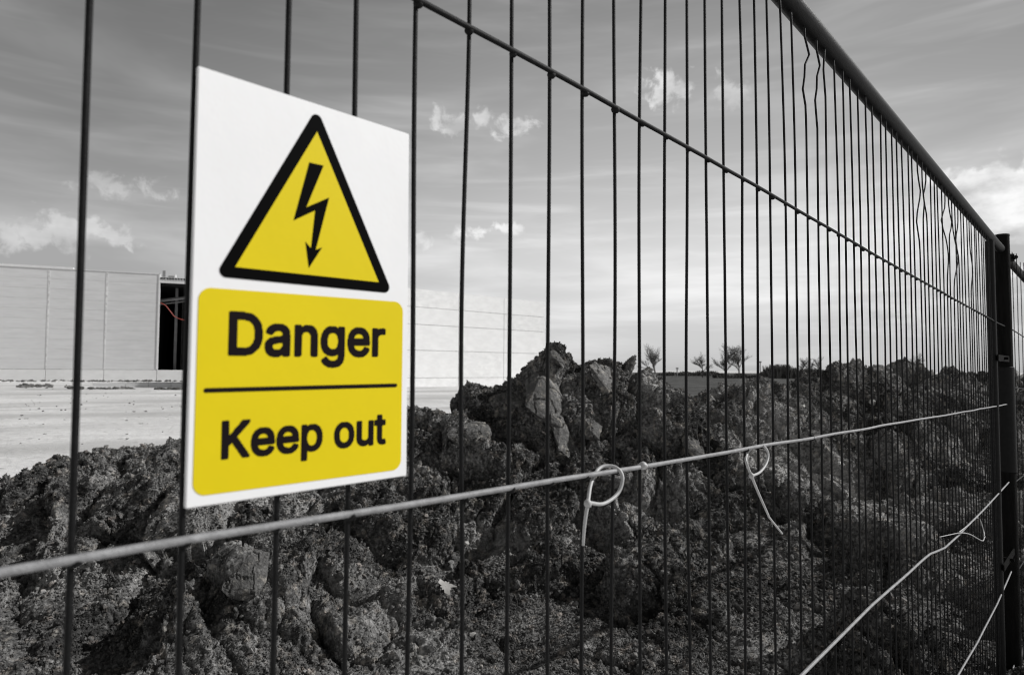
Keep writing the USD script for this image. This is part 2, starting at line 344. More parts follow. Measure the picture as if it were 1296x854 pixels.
def facets(P, cell, tilt, step, seed):
    """Broken lumps: every cell of a jittered pattern is a tilted facet of its own height."""
    r = np.random.default_rng(seed)
    lo, hi = P.min(0) - cell, P.max(0) + cell
    nx, ny = np.ceil((hi - lo) / cell).astype(int)
    gx_, gy_ = np.meshgrid(np.arange(nx), np.arange(ny), indexing='ij')
    c = lo + (np.stack([gx_, gy_], -1).reshape(-1, 2) + r.random((nx * ny, 2))) * cell
    d, i = cKDTree(c).query(P, k=2, workers=-1)
    g_ = r.normal(0, tilt, (len(c), 2)); a_ = r.normal(0, step, len(c)) * cell
    i0 = i[:, 0]
    dl = P - c[i0]
    edge = np.clip((d[:, 1] - d[:, 0]) / (0.30 * cell), 0, 1)
    return (a_[i0] + (g_[i0] * dl).sum(1)) * (0.35 + 0.65 * edge) - 0.25 * cell * (1 - edge) ** 2

az = np.concatenate([np.linspace(-0.80, -0.69, 30, endpoint=False), np.linspace(-0.69, 0.69, 1120), np.linspace(0.69, 0.80, 31)[1:]])
rad = np.concatenate([np.linspace(1.3, 2.55, 40, endpoint=False), np.geomspace(2.55, 10.5, 780), np.linspace(10.6, 14.5, 30)])
AZ, RD = np.meshgrid(az, rad)
BX, BY = RD * np.sin(AZ), RD * np.cos(AZ)
P2 = np.stack([BX.ravel(), BY.ravel()], -1)
ca = np.linspace(-0.81, 0.81, 120); cr = np.linspace(1.2, 14.6, 160)
from scipy.interpolate import RegularGridInterpolator
CA, CR = np.meshgrid(ca, cr)
hz = rbf(np.stack([(CR * np.sin(CA)).ravel(), (CR * np.cos(CA)).ravel()], -1)).reshape(CA.shape)
H0 = RegularGridInterpolator((cr, ca), hz, method='linear')(np.stack([RD.ravel(), AZ.ravel()], -1))
hb_ = np.zeros(len(P2))
for x, y, r, h in bumps:
    hb_ += h * np.exp(-((P2[:, 0] - x) ** 2 + (P2[:, 1] - y) ** 2) / (r * r))
HB = H0.copy()
H0 += np.clip(hb_, -0.55, 0.24)
amp = np.clip((H0 + 0.05) / 0.35, 0.25, 1.0)
p3 = np.concatenate([P2, H0[:, None]], 1)
warp = np.stack([fbm(p3 * 3.1 + 7, 4, 31), fbm(p3 * 3.1 + 19, 4, 33)], -1) - 0.5
warp2 = np.stack([fbm(p3 * 14 + 7, 3, 35), fbm(p3 * 14 + 19, 3, 37)], -1) - 0.5
PW2 = P2 + 0.22 * warp + 0.05 * warp2
rg = 1 - 2 * np.abs(fbm(p3 * 1.5, 5, 41) - 0.5)
DH = amp * (0.17 * (fbm(p3 * 1.15, 5, 11) - 0.5) + 0.12 * (rg - 0.82)
                + 0.9 * facets(PW2, 0.52, 0.27, 0.10, 51) + 0.65 * facets(PW2, 0.20, 0.34, 0.14, 52) + 0.5 * facets(PW2 + 0.02 * warp2, 0.075, 0.45, 0.20, 53)
                + 0.45 * facets(PW2 + 0.03 * warp2, 0.034, 0.55, 0.25, 54))
DH += amp * 0.05 * (fbm(p3 * 9.0, 5, 61) - 0.5) + 0.016 * (noise(p3 * 46, 63) - 0.5)
# lumps overhang a little: move the surface sideways too
dx = 0.035 * (fbm(p3 * 5.0 + 3, 4, 71) - 0.5) + 0.012 * (noise(p3 * 24, 73) - 0.5)
dy = 0.035 * (fbm(p3 * 5.0 + 9, 4, 75) - 0.5) + 0.012 * (noise(p3 * 24 + 5, 77) - 0.5)
# and push every lump out along the slope it sits on
H0g = H0.reshape(AZ.shape)
dr_, da_ = np.gradient(H0g, rad, az)
da_ = da_ / RD
sl = np.stack([-(dr_ * np.sin(AZ) + da_ * np.cos(AZ)), -(dr_ * np.cos(AZ) - da_ * np.sin(AZ)), np.ones_like(AZ)], -1)
sl /= np.linalg.norm(sl, axis=-1, keepdims=True)
D3 = DH.reshape(AZ.shape)
H = (H0g + D3 * sl[..., 2]).ravel()
floor_ = np.maximum(0.03, 0.42 * HB) + 0.10 * (fbm(p3 * 3.0, 4, 91) - 0.3) + 0.8 * (DH - DH.mean())
H = np.where(RD.ravel() < np.interp(AZ.ravel(), CAZ, CRD) - 0.25, np.maximum(H, floor_), H)        # its foot never uncovers the sand
X3 = (P2[:, 0] + dx).reshape(AZ.shape) + D3 * sl[..., 0]; Y3 = (P2[:, 1] + dy).reshape(AZ.shape) + D3 * sl[..., 1]; H3 = H.reshape(AZ.shape)
bank = grid_mesh(X3, Y3, H3)
tag(obj('earth_bank', bank, M['earth'], smooth=False), 'long rough bank of dark dug earth behind the fence', None, None, 'structure')

# loose clods lying on it: past counting, one instancer
def clod(seed, n=16, sub=0):
    """An angular broken lump: the hull of a few points, roughened where it is large in the picture."""
    r = np.random.default_rng(seed)
    p = r.normal(size=(n, 3)); p /= np.linalg.norm(p, axis=1, keepdims=True)
    p *= r.uniform(0.72, 1.0, (n, 1)) * r.uniform(0.65, 1.1, 3)
    h = trimesh.convex.convex_hull(p)
    for _ in range(sub): h = h.subdivide()
    if sub:
        v = np.array(h.vertices); v *= 1 + 0.30 * (fbm(v * 2.6 + seed, 4, seed)[:, None] - 0.5); h = trimesh.Trimesh(v, h.faces, process=False)
    return h
nv = bank.vertex_normals
cell_area = RD.ravel() * np.gradient(rad)[:, None].repeat(len(az), 1).ravel() * 0.00123
prob = np.where((H > 0.0) & (RD.ravel() > 2.4) & (RD.ravel() < 9.6) & (np.abs(AZ.ravel()) < 0.75), cell_area / RD.ravel() ** 1.3, 0)
prob *= np.clip(fbm(p3 * 2.5, 3, 81) * 3.0 - 0.8, 0.22, 1)
prob /= prob.sum()
NC = 400000
ids = rng.choice(len(prob), NC, p=prob)
size = 0.0046 * (1 - rng.random(NC)) ** (-1 / 3.3); size = np.clip(size, 0.003, 0.026) * np.clip(RD.ravel()[ids] / 4.0, 0.7, 1.1)
pts = bank.vertices[ids] + nv[ids] * (size * 0.30)[:, None]
q = rng.normal(size=(NC, 4)); q /= np.linalg.norm(q, axis=1, keepdims=True)
pi = UsdGeom.PointInstancer.Define(stage, '/World/earth_crumbs')
UsdGeom.Scope.Define(stage, '/World/earth_crumbs/shapes')
protos = []
for k in range(8):
    o = usdkit.mesh(stage, f'/World/earth_crumbs/shapes/crumb_{k:03d}' if k else '/World/earth_crumbs/shapes/crumb', clod(100 + k, 10 + k, 1), M['crumb'], smooth=False)
    protos.append(o.GetPath())
pi.CreatePrototypesRel().SetTargets(protos)
pi.CreateProtoIndicesAttr(Vt.IntArray.FromNumpy(rng.integers(0, 8, NC).astype(np.int32)))
pi.CreatePositionsAttr(Vt.Vec3fArray.FromNumpy(pts.astype(np.float32)))
pi.CreateScalesAttr(Vt.Vec3fArray.FromNumpy((size[:, None] * rng.uniform(0.75, 1.25, (NC, 3))).astype(np.float32)))
pi.CreateOrientationsAttr(Vt.QuathArray([Gf.Quath(*w_) for w_ in q.tolist()]))
tag(pi, 'loose crumbs and clods of dark earth strewn over the bank', 'earth', None, 'stuff')

dirs_v = bank.vertices - EYE
vdep = dirs_v @ FW
vpx = np.stack([PW / 2 + F * (dirs_v @ RT) / vdep, PH / 2 - F * (dirs_v @ UP) / vdep], -1)
tree_px = cKDTree(vpx)
def on_bank(px, py):                                # the nearest bank point on that line of sight
    i = np.array(tree_px.query_ball_point((px, py), 3.0))
    if len(i) == 0: i = np.array([tree_px.query((px, py))[1]])
    k = i[np.argmin(vdep[i])]
    return bank.vertices[k], nv[k]

for px, py, r, lab in ((1010, 513, 0.055, 'pale rounded stone high on the right of the earth bank'), (870, 592, 0.0, None), (997, 578, 0.030, 'small pale stone just right of the second tie loop'),
                       (592, 687, 0.022, 'tiny white stone on the bank below the long bright wire'), (598, 802, 0.026, 'flat pale stone low in the middle foreground of the bank'),
                       (1102, 510, 0.05, 'grey stone below the crest of the far right bank'), (1180, 471, 0.05, 'light stone on top of the far right bank near the post')):
    if lab is None: continue
    p, nn_ = on_bank(px, py)
    s = clod(int(px), 22, 3); s.apply_scale(r); s.apply_translation(p + nn_ * r * 0.4)
    tag(obj('stone', s, M['stone'], smooth=40), lab, 'stone', 'pale stones on the earth bank')

# broad slabs of dry clay broken out of the heap
M['clay'] = earth_look('dry_clay', (0.08, 0.0785, 0.0765), (0.42, 0.414, 0.403), (0.56, 0.52, 0.455))
def clay_slab(seed, L, n):
    r = np.random.default_rng(seed)
    p = r.normal(size=(n, 3)); p /= np.linalg.norm(p, axis=1, keepdims=True)
    p = np.sign(p) * np.abs(p) ** 0.7 * (1.0, 0.72, 0.34) * r.uniform(0.8, 1, (n, 1))
    h = trimesh.convex.convex_hull(p)
    for _ in range(5): h = h.subdivide()
    v = np.array(h.vertices)
    v *= 1 + 0.20 * (fbm(v * 2.2 + seed, 5, seed)[:, None] - 0.5)
    cr_ = np.abs(fbm(v * 1.7 + 3 * seed, 4, seed + 5) - 0.5)                # cracks and chipped edges
    v -= h.vertex_normals * (0.07 * np.clip(1 - cr_ / 0.025, 0, 1) + 0.03 * 1.9 * (fbm(v * 9, 5, seed) - 0.5))[:, None]
    return trimesh.Trimesh(v * L, h.faces, process=False)
for k, (px, py, L, nx_, ny_, nz_, spin, lab) in enumerate((
        (690, 500, 0.30, 0.62, -0.55, 0.56, 0.9, 'largest pale clay lump, high on the face just under the peak of the earth heap'),
        (648, 506, 0.22, 0.30, -0.62, 0.72, 0.2, 'clay lump on the left shoulder of the peak, beside the largest slab'),
        (716, 556, 0.24, 0.70, -0.50, 0.50, 1.2, 'clay lump low on the face under the peak, above the first tie loop'),
        (706, 452, 0.13, 0.70, -0.30, 0.65, 0.5, 'small clay lump capping the very top of the earth heap'),
        (770, 478, 0.20, 0.72, -0.45, 0.52, 1.3, 'clay lump on the right shoulder of the peak under the skyline'),
        (752, 535, 0.17, 0.66, -0.52, 0.54, 1.0, 'clay lump low on the right face of the peak above the bright wire blob'),
        (597, 545, 0.19, 0.25, -0.65, 0.72, 0.1, 'clay lump left of the peak near the right edge of the sign'),
        (312, 720, 0.15, 0.30, -0.66, 0.70, 1.3, 'cracked clay block right under the bright wire below the sign'),
        (880, 560, 0.16, 0.55, -0.60, 0.58, 0.9, 'clay lump on the bank between the two tie loops'))):
    p, nn_ = on_bank(px, py)
    w_ = np.array([nx_, ny_, nz_]); w_ /= np.linalg.norm(w_)
    a_ = np.cross([0, 0, 1.0], w_); a_ /= np.linalg.norm(a_); b_ = np.cross(w_, a_)
    a2, b2 = a_ * math.cos(spin) + b_ * math.sin(spin), -a_ * math.sin(spin) + b_ * math.cos(spin)
    sl_ = clay_slab(900 + k, L, 20 + k)
    v = sl_.vertices; sl_.vertices = v[:, :1] * a2 + v[:, 1:2] * b2 + v[:, 2:] * w_ + p - w_ * L * 0.10
    tag(obj('clay_lump', sl_, M['clay'], smooth=35), lab, 'clay lump', 'broken clay lumps on the earth heap')

# a pale dead leaf on the bank
p, nn_ = on_bank(564, 744)
ang = np.linspace(0, 2 * np.pi, 61)[:-1]
rad_l = 0.024 + 0.020 * np.maximum(0, np.cos(2.5 * ang)) ** 1.5 + 0.004 * np.cos(11 * ang)
lf = trimesh.creation.extrude_polygon(Polygon(np.stack([rad_l * np.cos(ang) * 1.2, rad_l * np.sin(ang)], -1)).buffer(0), 0.0012)
lf = lf.subdivide().subdivide()
v = lf.vertices; v[:, 2] += 3.2 * (v[:, 0] ** 2) - 2.2 * v[:, 1] ** 2
up_l = np.array([0.35, -0.75, 0.6]); up_l /= np.linalg.norm(up_l)
lx = np.cross([0.2, 0.1, 1], up_l); lx /= np.linalg.norm(lx); ly = np.cross(up_l, lx)
lf.vertices = p + up_l * 0.035 + v[:, :1] * lx + v[:, 1:2] * ly + v[:, 2:] * up_l
lfr = thing('dry_leaf', 'pale dry star shaped leaf lying on the earth bank', 'leaf', tuple(p))
lf.apply_translation(-p)
obj('blade', lf, M['leaf'], lfr, smooth=True)
obj('leaf_stalk', tube([up_l * 0.036, up_l * 0.036 - lx * 0.03 + ly * .004, up_l * 0.03 - lx * 0.055], 0.0012, 5), M['leaf'], lfr)

# ------------------------------------------------------------------ the fence panels
def interp_line(pts):
    a = np.array(pts); return lambda t: np.interp(t, a[:, 0], a[:, 1])
RAIL = interp_line([(-0.5, 2.045), (0.5, 2.045), (1.1, 2.028), (1.7, 2.012), (3.6, 1.968), (7.2, 1.93)])
HW = [interp_line([(-0.5, 1.69), (0.43, 1.683), (0.8, 1.678), (1.58, 1.655), (3.6, 1.611), (7.2, 1.58)]),
      interp_line([(-0.5, 1.309), (0.17, 1.302), (0.58, 1.295), (1.56, 1.282), (2.4, 1.271), (3.7, 1.256), (7.2, 1.22)]),
      interp_line([(-0.5, 0.905), (1.13, 0.912), (1.54, 0.921), (2.1, 0.915), (2.3, 0.893), (2.57, 0.891), (3.16, 0.895), (3.76, 0.907), (7.2, 0.9)]),
      interp_line([(-0.5, 0.50), (2.45, 0.483), (2.8, 0.476), (3.3, 0.482), (3.9, 0.52), (7.2, 0.5)]),
      interp_line([(-0.5, 0.10), (3.6, 0.09), (3.96, 0.11), (7.2, 0.10)])]
T0, DT = 0.1072, 0.05472
rw = np.random.default_rng(5)
SIDE_R, RAIL_R = 0.0165, 0.0185
T_END = 3.44
TP = 3.80                                          # the post
origin = fp(-0.30, 0.0)
panel = thing('mesh_fence', 'dark steel mesh site fence panel running from the left edge to the post', 'fence', tuple(origin), 'temporary mesh fence panels')
def loc(t, z, q=0.0): return fp(t, z, q) - origin
ts = np.linspace(-0.30, T_END, 60)
obj('top_rail', tube([loc(t, RAIL(t), 0.004) for t in np.append(ts, np.linspace(T_END, TP - 0.02, 8)[1:])], RAIL_R, 20), M['tube'], panel, smooth=50)
obj('bottom_rail', tube([loc(t, 0.055, 0.004) for t in ts], RAIL_R, 16), M['tube'], panel, smooth=50)
for t in (-0.30, T_END):
    obj('side_tube', tube([loc(t, z, 0.004) for z in np.linspace(0.0, RAIL(t) - 0.018, 12)], SIDE_R, 16), M['tube'], panel, smooth=50)
kmin = math.ceil((-0.27 - T0) / DT); kmax = int((T_END - 0.025 - T0) / DT)
bends = {20: [(0.022, 0.05, 0.012), (-0.014, 0.12, 0.02)], 21: [(0.022, 0.055, 0.012), (-0.012, 0.13, 0.02)], 36: [(0.03, 0.10, 0.03), (-0.03, 0.19, 0.035)], 37: [(0.02, 0.12, 0.03)],
         38: [(-0.04, 0.10, 0.03)], 43: [(-0.07, 0.12, 0.035), (0.03, 0.22, 0.05)], 44: [(0.05, 0.10, 0.03)], 45: [(0.09, 0.2, 0.06)], 47: [(-0.05, 0.14, 0.04)], 51: [(0.05, 0.2, 0.05)], 22: [(-0.01, 0.05, 0.03)]}
for k in range(kmin, kmax + 1):
    t = T0 + DT * k + rw.normal(0, 0.0012)
    zt = float(RAIL(t)) - 0.012
    zs = np.unique(np.concatenate([np.linspace(0.05, 1.2, 14), np.linspace(1.2, zt, 34)]))
    bow = rw.normal(0, 0.0035) if k > 8 else rw.normal(0, 0.0010)
    ph = rw.uniform(0, 6)
    off = bow * np.sin((zs - 0.05) * 4.2 + ph) + rw.normal(0, 0.0012) * np.sin(zs * 11 + ph)
    if 13 <= k <= 19: off -= 0.010 * (k - 12) / 7 * np.clip((zs - 1.72) / 0.3, 0, 1) ** 1.5
    if k > 21: off -= np.abs(rw.normal(0.006, 0.006)) * np.clip((zs - 1.65) / 0.35, 0, 1) ** 1.3
    for a, dz, w in bends.get(k, ()): off = off + a * np.exp(-((zt - dz - zs) / w) ** 2)
    qo = rw.normal(0, 0.0006)
    obj('wire', tube([loc(t + o, z, qo) for o, z in zip(off, zs)], 0.0019, 7), M['wire'], panel, smooth=60)
tt = np.linspace(-0.30, TP - 0.02, 160)
def wob(t, a, s): return a * (noise(np.stack([t * 6.0, 0 * t + s, 0 * t], -1), 7) - 0.5)
for i, (mat, r) in enumerate(((M['wire'], 0.0026), (M['sunlit'], 0.0025), (M['sunlit'], 0.0029), (M['sunlit'], 0.0029), (M['sunlit'], 0.0029))):  # top wire coloured dark as seen from below, lower ones pale as sunlit
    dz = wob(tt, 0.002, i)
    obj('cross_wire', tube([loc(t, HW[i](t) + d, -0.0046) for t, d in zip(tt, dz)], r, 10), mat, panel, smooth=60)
welds = []
for i in range(5):
    for k in range(kmin, kmax + 1):
        w_ = trimesh.creation.icosphere(subdivisions=1); w_.apply_scale(rw.uniform(0.8, 1.25)); w_.vertices *= (0.0040, 0.0036, 0.0036)
        w_.apply_translation(loc(T0 + DT * k, float(HW[i](T0 + DT * k)) - 0.0012, -0.0028)); welds.append(w_)
tag(obj('weld', cat_(welds), M['wire'], panel, smooth=True), kind='stuff')
# the next panel in the line, past the post: wider mesh, wire ends standing up over its rail
o2 = fp(TP + 0.06, 0.0)
pan2 = thing('mesh_fence', 'second wider meshed fence panel just visible past the post at the right edge', 'fence', tuple(o2))
def loc2(t, z, q=0.0): return fp(TP + 0.06 + t, z, q) - o2
R2f = lambda t: 1.955 - 0.02 * t
obj('top_rail', tube([loc2(t, R2f(t), 0.004) for t in np.linspace(-0.02, 3.4, 12)], RAIL_R, 16), M['tube'], pan2, smooth=50)
obj('bottom_rail', tube([loc2(t, 0.05, 0.004) for t in np.linspace(-0.02, 3.4, 12)], RAIL_R, 16), M['tube'], pan2, smooth=50)
obj('side_tube', tube([loc2(3.4, z, 0.004) for z in np.linspace(0, 1.87, 8)], SIDE_R, 16), M['tube'], pan2, smooth=50)
for k in range(19):
    t = 0.16 + 0.17 * k
    zs = np.linspace(0.05, R2f(t) + (0.05 if k % 2 else 0.03), 14)
    obj('wire', tube([loc2(t + rw.normal(0, .003) + 0.006 * math.sin(z * 3 + k), z, -0.016) for z in zs], 0.0019, 7), M['wire'], pan2, smooth=60)
for z in (1.60, 1.93 - 0.6, 0.9, 0.5):
    obj('cross_wire', tube([loc2(t, z + (-0.03 * t), -0.0205) for t in np.linspace(0, 3.4, 30)], 0.0027, 8), M['wire'], pan2, smooth=60)

# post between them
po = fp(TP, 0.0, 0.0)
post = thing('fence_post', 'thick black post standing where two fence panels meet', 'post', tuple(po))
zz = np.linspace(-0.3, 2.025, 30)
obj('shaft', tube([[0.0015 * math.sin(z * 5), 0.0015 * math.cos(z * 4), z] for z in zz], 0.030, 20), M['timber'], post, smooth=50)
obj('cap', tube([[0, 0, 2.0255], [0, 0, 2.034], [0, 0, 2.036]], [0.0305, 0.0305, 0.025], 20), M['tube'], post, smooth=40)
obj('sleeve', tube([[0, 0, 0.95], [0, 0, 1.42], [0, 0, 1.425]], [0.034, 0.034, 0.031], 20), M['tube'], post, smooth=40)
for zc in (1.46, 0.6):
    co = fp((T_END + TP) / 2, zc, 0.02)
    cl = thing('fence_clamp', f"{'upper' if zc > 1 else 'lower'} dark steel clamp tying the panel tube to the post", 'clamp', tuple(co), 'clamps on the fence post')
    a, b = fp(T_END - 0.02, zc, -0.016) - co, fp(TP - 0.03, zc, -0.016) - co
    u = (b - a) / np.linalg.norm(b - a)
    R = np.eye(4); R[:3, 0] = u; R[:3, 2] = Z3; R[:3, 1] = np.cross(Z3, u); R[:3, 3] = (a + b) / 2
    obj('plate', bx(np.linalg.norm(b - a), 0.005, 0.026, M=R), M['timber'], cl)
    obj('bolt', tube([(a + b) / 2 - FN * 0.018, (a + b) / 2 + FN * 0.05], 0.007, 6), M['timber'], cl)
cp_ = fp(TP + 0.045, 1.93, -0.02)
k3 = thing('fence_clamp', 'small bolt clamp near the top of the black post', 'clamp', tuple(cp_), 'clamps on the fence post')
obj('plate', bx(0.03, 0.03, 0.035), M['tube'], k3); obj('bolt', tube([[0.01, -0.03, 0], [0.03, 0.02, 0]], 0.009, 8), M['tube'], k3)

# ------------------------------------------------------------------ wire and cable ties hanging on the bright cross wires
def tie(label, tz, q0, pts_px, tail_px, rl, rt, parent_q=-0.009):
    base = fp(tz[0], tz[1], q0)
    g = thing('tie_loop', label, 'cable tie', tuple(base), 'pale ties on the fence wires')
    def onp(px, py, q):
        d = pray(px, py); P = d * ((DF + q) / (d @ FN)); return P + EYE
    L = [onp(x, y, q) - base for x, y, q in pts_px]
    obj('loop', tube(catmull(L, 8), rl, 8), M['tie'], g, smooth=60)
    Tl = [onp(x, y, q) - base for x, y, q in tail_px]
    obj('tail', tube(catmull(Tl, 6), np.linspace(rt, rt * 0.7, 6 * (len(Tl) - 1) + 1), 8), M['tie'], g, smooth=60)
    hd = trimesh.creation.icosphere(subdivisions=2); hd.apply_scale((rl * 2.0, rl * 2.0, rl * 2.3)); hd.apply_translation(Tl[0])
    obj('head', hd, M['tie'], g, smooth=True)
tie('pale tie looped round the long bright wire, its tail hanging straight down', (0.57, 1.293), -0.008,
    [(745, 636, -.012), (764, 637, -.012), (782, 624, -.012), (788, 605, -.012), (782, 593, -.006), (769, 589, .003), (757, 594, .006), (748, 612, -.002), (744, 636, -.010)],
    [(744, 637, -.012), (741, 655, -.012), (739, 674, -.011), (738, 690, -.010)], 0.0019, 0.0020)
tie('pale tie looped round the long bright wire, its bent tail slanting right', (1.0, 1.289), -0.008,
    [(952, 602, -.012), (962, 597, -.012), (970, 586, -.012), (972, 574, -.010), (967, 565, -.008), (958, 564, .004), (948, 570, .004), (944, 581, -.004), (947, 592, -.008), (951, 602, -.010)],
    [(951, 602, -.012), (960, 624, -.014), (972, 651, -.016), (974, 655, -.016), (990, 675, -.02)], 0.0019, 0.0019)
tie('pale thin tie twisted round the lower slanting wire near the post', (2.57, 0.891), -0.008,
    [(1214, 673, -.012), (1226, 664, -.008), (1238, 655, .004), (1244, 668, -.004), (1246, 679, -.012)],
    [(1246, 679, -.012), (1243, 684, -.012), (1228, 676, -.012), (1216, 674, -.010), (1204, 676, -.012), (1190, 679, -.012)], 0.0017, 0.0017)
kp = fp(0.6495, float(HW[1](0.65)) + 0.0005, -0.0055)
kn = trimesh.creation.icosphere(subdivisions=3); kn.vertices *= (0.0052, 0.0052, 0.0046); kn.vertices *= 1 + 0.25 * (fbm(kn.vertices * 400, 3, 4)[:, None] - .5); kn.apply_translation(kp)
tag(obj('weld_blob', kn, M['tie'], smooth=True), 'small pale blob on the bright wire right of the first tie', 'blob')

# ------------------------------------------------------------------ the warning sign
SC = np.array([0.2380, 1.44770])                    # its middle on the fence
QS = -0.0078
so = fp(SC[0], SC[1], QS)
sign = thing('warning_sign', 'white plastic danger keep out sign with yellow panel and lightning triangle', 'sign', tuple(so))
def place(mesh, depth):                             # sign plane (along, up, out) to the world
    v = mesh.vertices
    mesh.vertices = v[:, :1] * FD + v[:, 1:2] * Z3 - (v[:, 2:] + depth) * FN
    return mesh
def flat(poly, depth, thick):
    polys = getattr(poly, 'geoms', [poly])
    return place(cat_([trimesh.creation.extrude_polygon(g_, thick) for g_ in polys]), depth)
def L2(pts): return [(a - SC[0], b - SC[1]) for a, b in pts]
sheet = Polygon(L2([(0.1592, 1.5745), (0.3150, 1.5758), (0.3168, 1.3212), (0.1592, 1.3203)])).buffer(-0.0012).buffer(0.0012)
pl = flat(sheet, -0.0022, 0.0018)
rim = flat(sheet.buffer(-0.0005), -0.0004, 0.0004)
obj('plate', pl, M['plate'], sign); obj('plate_face', rim, M['plate'], sign)
yp = Polygon(L2([(0.1630, 1.4460), (0.3110, 1.4487), (0.3112, 1.3266), (0.1628, 1.3266)])).buffer(-0.0075).buffer(0.0075, quad_segs=24)
obj('yellow_panel', flat(yp, 0.0, 0.0003), M['yellow'], sign)
tri_out = Polygon(L2([(0.2367, 1.5700 + 0.0062), (0.1739 - 0.0030, 1.4531), (0.2993 + 0.0030, 1.4546)])).buffer(-0.0030, join_style=2)
c0 = Polygon(L2([(0.2367, 1.5725), (0.1718, 1.4530), (0.3012, 1.4544)])).buffer(-0.0042).buffer(0.0042, quad_segs=16)
obj('triangle', flat(c0, 0.0, 0.0003), M['black'], sign)
ti = Polygon(L2([(0.2370, 1.5564), (0.1839, 1.4600), (0.2887, 1.4613)]))
obj('triangle_field', flat(ti, 0.0003, 0.0002), M['yellow'], sign)
bolt = Polygon(L2([(0.2317, 1.5345), (0.2423, 1.5348), (0.2302, 1.5045), (0.2470, 1.5142), (0.2377, 1.4776), (0.2424, 1.4798), (0.2329, 1.4650), (0.2301, 1.4818), (0.2342, 1.4781), (0.2367, 1.5036), (0.2213, 1.4943)]))
obj('lightning_bolt', flat(bolt, 0.0005, 0.0002), M['black'], sign)
ln = LineString(L2([(0.1686, 1.3866), (0.3052, 1.3877)])).buffer(0.00135, quad_segs=12)
obj('dividing_line', flat(ln, 0.0003, 0.0002), M['ink'], sign)
def word(txt, x0, x1, base0, base1, cap):
    t = text_mesh(txt, 1.0, 0.01, bold=True)
    low = np.isclose(t.triangles[:, :, 2], 0).all(1)
    outline = unary_union([Polygon(q_[:, :2]).buffer(1e-5) for q_ in t.triangles[low]]).buffer(0.016, join_style=2, mitre_limit=2.0).simplify(0.004)
    t = cat_([trimesh.creation.extrude_polygon(g_, 0.0002) for g_ in getattr(outline, 'geoms', [outline])])
    b = t.bounds; v = t.vertices.copy()
    capb = text_mesh(txt[0], 1.0, 0.0002, bold=True).bounds
    v[:, 1] = (v[:, 1] - capb[0][1]) * cap / (capb[1][1] - capb[0][1])
    u = (v[:, 0] - b[0][0]) / (b[1][0] - b[0][0])
    v[:, 0] = x0 - SC[0] + u * (x1 - x0)
    v[:, 1] += (base0 - SC[1]) + u * (base1 - base0)
    v[:, 2] *= 1.0
    t.vertices = v
    obj('lettering', place(t, 0.0003), M['ink'], sign)
word('Danger', 0.1810, 0.2956, 1.4072, 1.4085, 0.0259)
word('Keep out', 0.1784, 0.2971, 1.3463, 1.3466, 0.0221)

# ------------------------------------------------------------------ the grey clad warehouse, left
WA = np.array([-48.0, 63.0, 0]); WU = np.array([0.92308, 0.38462, 0]); WN = np.array([0.38462, -0.92308, 0])   # along the wall, and out of it
wo = WA
ware = thing('warehouse', 'long grey clad warehouse with one open dark bay behind the sign', 'building', tuple(wo))
RW = np.eye(4); RW[:3, 0] = WU; RW[:3, 1] = -WN; RW[:3, 2] = Z3
def wb(t0, t1, d0, d1, z0, z1):                      # a box: along t, d metres behind the wall face, z
    return bx(t1 - t0, d1 - d0, z1 - z0, ((t0 + t1) / 2, (d0 + d1) / 2, (z0 + z1) / 2), RW)
joints = [-15.7, -10.9, -6.05, -1.2, 3.65, 8.47, 13.10]
ZP, ZT, rows = 1.12, 10.80, 10
rw2 = np.random.default_rng(12)
for a, b in list(zip(joints[:-1], joints[1:])) + [(18.4, 23.2), (23.2, 28.0)]:
    for i in range(rows):
        z0 = ZP + (ZT - ZP) / rows * i; z1 = z0 + (ZT - ZP) / rows
        obj('wall_panel', wb(a + 0.05, b - 0.05, rw2.uniform(-.002, .002), 0.12, z0 + 0.004, z1 - 0.004), M['clad'], ware)
    obj('plinth_panel', wb(a + 0.02, b - 0.02, -0.07, 0.2, -0.5, ZP - 0.03), M['concrete'], ware)
obj('plinth_panel', wb(13.12, 18.38, -0.07, 0.2, -0.5, ZP - 0.03), M['concrete'], ware)
for j in joints[1:-1] + [23.2]:
    n_ = 60; zz = np.linspace(ZP, ZT, n_)
    wv = 0.035 + 0.05 * (zz - ZP) / (ZT - ZP) + 0.03 * (noise(np.stack([zz * 3, 0 * zz + j, 0 * zz], -1), 3) - .3)
    v = []; 
    for z, w in zip(zz, wv):
        o_ = 0.03 * (noise(np.array([[z * 1.7, j, 0.5]]), 8)[0] - .5)
        for s, d in ((-w, 0.1), (-w, -0.02), (w, -0.02), (w, 0.1)): v.append(WU * (j + s + o_) - WN * d + Z3 * z)
    f = []
    for i in range(n_ - 1):
        for k in range(3):
            a = i * 4 + k; f += [[a, a + 1, a + 5], [a, a + 5, a + 4]]
    obj('joint_strip', trimesh.Trimesh(np.array(v), np.array(f), process=False), M['foam'], ware)
obj('backing_wall', cat_([wb(-15.7, 13.0, 0.121, 0.3, -0.5, ZT - 0.02), wb(18.5, 28.0, 0.121, 0.3, -0.5, ZT - 0.02)]), M['joint'], ware)
obj('corner_trim', wb(13.02, 13.16, -0.05, 0.3, ZP, ZT + 0.06), M['white'], ware)
obj('corner_trim', wb(18.34, 18.48, -0.05, 0.3, ZP, ZT + 0.06), M['white'], ware)
obj('parapet_cap', wb(-15.8, 5.6, -0.06, 0.34, ZT, ZT + 0.22), M['white'], ware)
obj('parapet_cap', wb(5.61, 13.2, -0.05, 0.34, ZT, ZT + 0.07), M['white'], ware)
obj('parapet_cap', wb(18.3, 28.1, -0.05, 0.34, ZT, ZT + 0.07), M['white'], ware)
